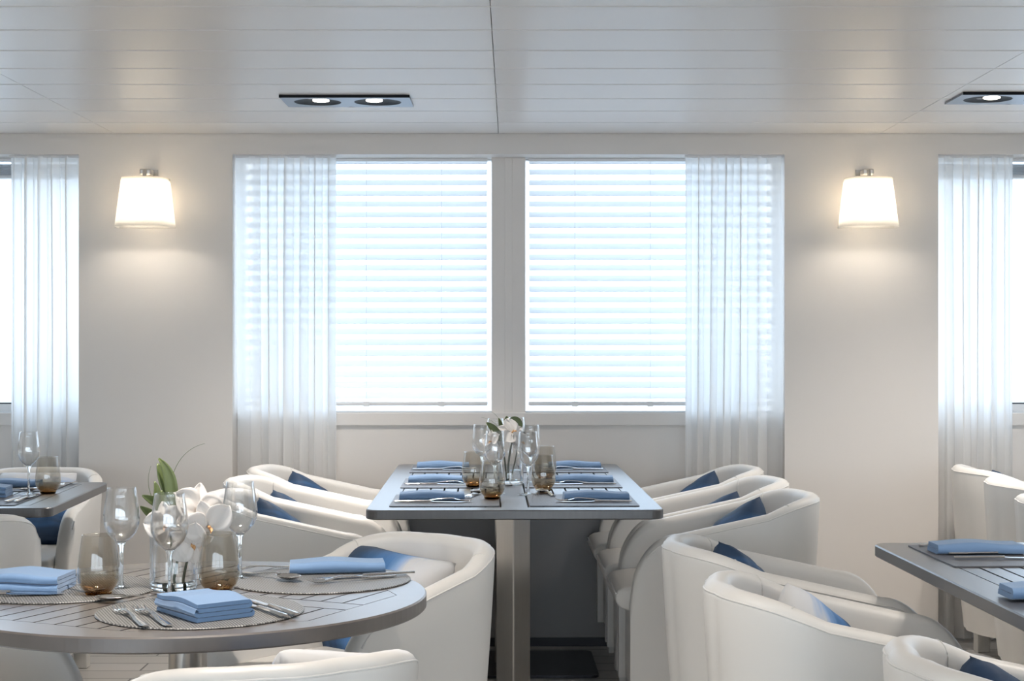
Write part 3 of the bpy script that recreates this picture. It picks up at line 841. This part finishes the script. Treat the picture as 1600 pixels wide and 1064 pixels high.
# --- round table settings
def rpt(px, py): p = P(px, py, TZ); return (p.x, p.y)
for (x, y), lab in (((-.575, 2.955), 'round silver woven placemat at the front of the round table'), ((-.402, 3.345), 'round silver woven placemat at the back right of the round table'),
                    ((-.905, 3.225), 'round silver woven placemat at the left of the round table')):
    pmr.put((x, y, zt), .4, lab)
x, y = rpt(317, 962); nap2.put((x, y, zm), math.radians(-52), 'blue napkin folded in a thick square at the front of the round table')
x, y = rpt(525, 897); nap1.put((x, y+.02, zm), math.radians(188), 'long folded blue napkin at the back right of the round table')
x, y = rpt(38, 925); nap2.put((x, y+.02, zm), math.radians(176), 'blue folded napkin at the left edge of the photo on the round table')
def cut(pr, p0, p1, label, z=None):
    """from handle end to tip, both as table points"""
    a = Vector(rpt(*p0)); c = Vector(rpt(*p1)); m_ = (a+c)/2; d = c-a
    pr.put((m_.x, m_.y, zm if z is None else z), math.atan2(d.y, d.x), label)
cut(fork, (238, 990), (176, 951), 'left one of two steel forks at the front of the round table')
cut(fork, (275, 989), (207, 951), 'right one of two steel forks at the front of the round table')
cut(spoon, (268, 941), (196, 941), 'steel spoon behind the thick napkin of the round table', zt)
cut(knife, (447, 969), (366, 943), 'left one of two steel knives right of the thick napkin')
cut(knife, (462, 966), (387, 941), 'right one of two steel knives right of the thick napkin')
cut(fork, (322, 941), (352, 924), 'steel fork behind the thick napkin, under the round-table tumbler', zt)
cut(spoon, (378, 899), (456, 911), 'steel spoon left of the long napkin on the round table')
cut(fork, (441, 891), (385, 896), 'steel fork behind the spoon, left of the long napkin')
cut(fork, (606, 905), (494, 915), 'steel fork in front of the long napkin on the round table')
cut(knife, (627, 901), (512, 908), 'steel knife in front of the long napkin on the round table')
cut(knife, (-60, 935), (72, 933), 'steel knife before the left napkin of the round table')
cut(knife, (-70, 931), (95, 931), 'steel knife touching the left napkin of the round table')
cut(fork, (95, 921), (122, 925), 'steel fork between the left napkin and the tumbler')
tumb_at(154, 930, 'smoked amber-based tumbler on the left of the round table')
tumb_at(342, 927, 'smoked amber-based tumbler right of the orchid on the round table')
wine_at(190, 921, 'clear wine glass behind the left tumbler of the round table')
wine_at(265, 936, 'clear wine glass in front of the orchid on the round table')
wine_at(375, 905, 'clear wine glass right of the orchid on the round table')

# --- square left table
for (x, y), lab in (((-1.70, 5.01), 'grey woven placemat on the near side of the square left table'), ((-1.72, 5.47), 'grey woven placemat on the far side of the square left table')):
    pm.put((x, y, zt), ltab_yaw+PI/2, lab)
x, y = rpt(44, 762); nap1.put((x-.06, y, zm), PI+.1, 'blue napkin behind the wine glass on the square left table')
x, y = rpt(-12, 777); nap2.put((x-.03, y, zm), .1, 'blue napkin at the photo edge on the near side of the square table')
cut(knife, (14, 786), (44, 778), 'left one of two steel knives on the near placemat of the square table')
cut(knife, (24, 787), (56, 776), 'right one of two steel knives on the near placemat of the square table')
cut(fork, (117, 756), (92, 763), 'steel fork behind the tumbler on the square left table')
cut(spoon, (-8, 773), (30, 771), 'steel spoon left of the wine glass on the square table')
cut(knife, (-12, 764), (34, 763), 'steel knife before the blue napkin on the square left table')
wine_at(45, 773, 'clear wine glass on the square left table')
tumb_at(75, 771, 'smoked amber-based tumbler on the square left table')

# --- right table
for k, (ly, lx, lab) in enumerate(((.635, -.206, 'far placemat on the right table beside its long left edge'), (-.035, -.206, 'near placemat on the right table at the photo edge'))):
    pm.put(tl(rtab, rtab_yaw, lx, ly, zt), rtab_yaw, 'grey woven '+lab)
q = P(1520, 868, TZ); nap1.put((q.x+.015, q.y+.035, zm), rtab_yaw+PI, 'rolled blue napkin at the far end of the right table')
q = P(1580, 940, TZ); nap1.put((q.x+.10, q.y+.04, zm), rtab_yaw+PI, 'blue napkin at the photo edge on the near placemat of the right table')
q = P(1487, 876, TZ); knife.put((q.x+.115, q.y, zm), 0, 'front one of two steel knives before the rolled napkin of the right table')
q = P(1487, 872, TZ); knife.put((q.x+.11, q.y+.03, zm), .02, 'rear one of two steel knives before the rolled napkin of the right table')
q = P(1434, 855, TZ); fork.put((q.x+.10, q.y, zm), 0.03, 'steel fork sticking out left of the rolled napkin of the right table')
q = P(1578, 919, TZ); fork.put((q.x+.10, q.y, zm), 0.03, 'steel fork at the photo edge on the right table')

# ------------------------------------------------------------------ vases and orchids
def build_vase(label, loc):
    t = thing('glass_vase', label, 'vase', loc)
    b = MB(); b.lathe([(.0005, .018), (.040, .0175), (.0425, .022), (.0425, .15)], 48); b.lathe([(.0465, .006), (.0465, .150), (.0445, .152), (.0425, .150)], 48); b.obj('vase_wall', M_bowl, t, smooth=50)
    b = MB(); b.lathe([(.0005, 0), (.043, 0), (.0462, .003), (.0462, .012), (.042, .0165), (.0005, .0165)], 48); b.obj('thick_base', M_glass, t, smooth=50)
    return t
def petal(b, origin, dir_, up, L, Wd, curl=.3, cup=.2, twist=0, taper=1.0):
    d = Vector(dir_).normalized(); u = Vector(up); u = (u-d*u.dot(d)).normalized(); s = d.cross(u); o = Vector(origin)
    if twist: u, s = u*math.cos(twist)+s*math.sin(twist), s*math.cos(twist)-u*math.sin(twist)
    rows = []
    for j in range(11):
        v = j/10; w = Wd/2*(math.sin(PI*min(1, (v*.93+.05))**taper)**.75)
        if j == 10: w = Wd*.04
        row = []
        for i in range(9):
            q = i/4-1
            p = o+d*(L*v*(1-.12*curl*v))+s*(w*q)+u*(-curl*L*v*v+cup*Wd*q*q*(v+.2)+.03*Wd*math.sin(6*q+5*v))
            row.append(p)
        rows.append(row)
    b.grid(rows)
def blossom(t, c, face, up, size, roll=0):
    """orchid flower with two broad petals, three narrower sepals, a lip and a column"""
    f = Vector(face).normalized(); u = Vector(up); u = (u-f*u.dot(f)).normalized(); s = f.cross(u)
    c = Vector(c); b = MB()
    def at(a): a += roll; return u*math.cos(a)+s*math.sin(a)
    for a, L, Wd in ((0, 1.0, .62), (2.25, .95, .55), (-2.25, .95, .55)): petal(b, c-f*.002, at(a)+f*.12, f, size*L, size*Wd, .12, .10)
    for a in (1.15, -1.15): petal(b, c, at(a)+f*.22, f, size*1.05, size*1.05, .22, .12)
    o = b.obj('blossom', M_petal, t, smooth=True, solid=.0008)
    b = MB(); petal(b, c+f*.004, at(PI)*.5+f, u, size*.30, size*.18, .3, .4); b.tube([c, c+f*size*.16, c+f*size*.26+u*size*.05], [.0022, .003, .0015], 8)
    b.obj('lip', M_orange, o, smooth=True)
def bez(pts, n=14):
    pts = [Vector(p) for p in pts]; out = []
    for i in range(n+1):
        t_ = i/n; q = pts[:]
        while len(q) > 1: q = [q[k].lerp(q[k+1], t_) for k in range(len(q)-1)]
        out.append(q[0])
    return out
def leaf(t, pts, Wd, face=(0, -1, .2), name='leaf'):
    c = bez(pts, 14); b = MB(); rows = []
    for j, p in enumerate(c):
        d = (c[min(j+1, 14)]-c[max(j-1, 0)]).normalized(); s = d.cross(Vector(face)).normalized(); n_ = s.cross(d)
        v = j/14; w = Wd/2*math.sin(PI*(v*.94+.04))**.8 + .0004
        rows.append([p+s*w*q+n_*(.18*w*q*q*2) for q in (-1, -.5, 0, .5, 1)])
    b.grid(rows); b.obj(name, M_leaf, t, smooth=True, solid=.0008)
def stem(t, pts, r0, r1, m_=None, name='stem'):
    c = bez(pts, 16); b = MB(); b.tube(c, [r0+(r1-r0)*i/16 for i in range(17)], 8); b.obj(name, m_ or M_stalk, t, smooth=True)

v0 = Vector((*rpt(271, 920), 0)); VY = v0.y
build_vase('clear glass vase holding orchids on the round table', (v0.x, v0.y, zt))
V = lambda px, py, dy=0: Q(px, py, VY+dy)
t = thing('orchid_spray', 'white orchid spray with green leaves in the round-table vase', 'flowers', (v0.x, v0.y, zt+.02)); 
inv = Vector(t.location)
L_ = lambda px, py, dy=0: V(px, py, dy)-inv
stem(t, [L_(270, 920), L_(275, 880, .01), L_(282, 850), L_(296, 815)], .003, .0025)
stem(t, [L_(262, 922, .01), L_(272, 880), L_(268, 830, .02), L_(262, 800, .02)], .0028, .002)
stem(t, [L_(285, 918, -.01), L_(290, 870), L_(305, 830), L_(330, 822)], .003, .002)
leaf(t, [L_(278, 800, .02), L_(262, 770, .02), L_(276, 745, .02), L_(248, 716, .02)], .026)
leaf(t, [L_(275, 792, .03), L_(258, 768, .03), L_(254, 740, .03), L_(246, 724, .03)], .022, (.5, -1, 0))
leaf(t, [L_(250, 806, .01), L_(240, 782, .01), L_(250, 770, .01), L_(241, 752, .01)], .016, (.6, -1, 0))
leaf(t, [L_(262, 806, .01), L_(258, 795, .01), L_(256, 780, .01), L_(252, 766, .01)], .014, (.5, -1, .1))
leaf(t, [L_(256, 792, .02), L_(246, 786, .02), L_(236, 780, .01), L_(222, 774, 0)], .017)
leaf(t, [L_(254, 814, .02), L_(242, 808, .02), L_(232, 800, .01), L_(219, 791, 0)], .017)
stem(t, [L_(262, 800, .02), L_(262, 740, .02), L_(280, 702, .02), L_(320, 693, .03)], .0008, .0003, M_leaf, 'grass_blade')
stem(t, [L_(255, 805, .02), L_(226, 770, .02), L_(230, 745, .02), L_(236, 728, .02)], .0008, .0003, M_leaf, 'grass_blade')
blossom(t, L_(262, 822, -.03), (-.35, -1, .1), (0, 0, 1), .052, .3)
blossom(t, L_(308, 800, -.01), (.75, -.7, .25), (-.3, 0, 1), .062, -.5)
blossom(t, L_(325, 822, -.03), (.5, -1, -.15), (.2, 0, 1), .056, .5)
blossom(t, L_(300, 850, -.035), (.2, -1, -.35), (0, 0, 1), .048, 1.0)
blossom(t, L_(318, 778, .04), (.3, .6, .8), (0, 0, 1), .026, .2)

v1 = Vector((*rpt(797, 757), 0)); VY2 = v1.y
build_vase('clear glass vase holding orchids on the middle table', (v1.x, v1.y, zt))
t = thing('orchid_spray', 'small orchid spray with pale blooms and leaves on the middle table', 'flowers', (v1.x, v1.y, zt+.02))
inv2 = Vector(t.location)
K_ = lambda px, py, dy=0: Q(px, py, VY2+dy)-inv2
stem(t, [K_(795, 752), K_(792, 735), K_(795, 715), K_(800, 690)], .0045, .003)
stem(t, [K_(798, 752), K_(800, 735), K_(806, 722), K_(808, 700)], .003, .002)
stem(t, [K_(792, 752), K_(790, 730), K_(788, 705), K_(781, 685)], .0035, .002)
leaf(t, [K_(786, 690), K_(778, 676), K_(770, 668), K_(760, 660)], .026)
leaf(t, [K_(784, 690, .01), K_(784, 676, .01), K_(783, 664, .01), K_(779, 653, .01)], .018, (.5, -1, 0))
leaf(t, [K_(796, 684, .02), K_(796, 670, .02), K_(790, 660, .02), K_(792, 650, .02)], .026)
leaf(t, [K_(811, 676, .02), K_(815, 662, .02), K_(806, 652, .02), K_(796, 655, .02)], .026)
leaf(t, [K_(788, 698, .01), K_(776, 684, .01), K_(770, 676, .01), K_(766, 670, .01)], .014)
stem(t, [K_(790, 690), K_(786, 665), K_(780, 645), K_(760, 640)], .0008, .0003, M_leaf, 'grass_blade')
stem(t, [K_(792, 690), K_(782, 670), K_(774, 655), K_(752, 652)], .0008, .0003, M_leaf, 'grass_blade')
blossom(t, K_(800, 676, -.02), (.45, -.7, .6), (-.6, 0, .5), .056, .4)
blossom(t, K_(814, 692, -.01), (.7, -.6, .3), (0, 0, 1), .050, -.3)
blossom(t, K_(768, 690, -.01), (-.7, -.7, .1), (0, 0, 1), .044, .2)
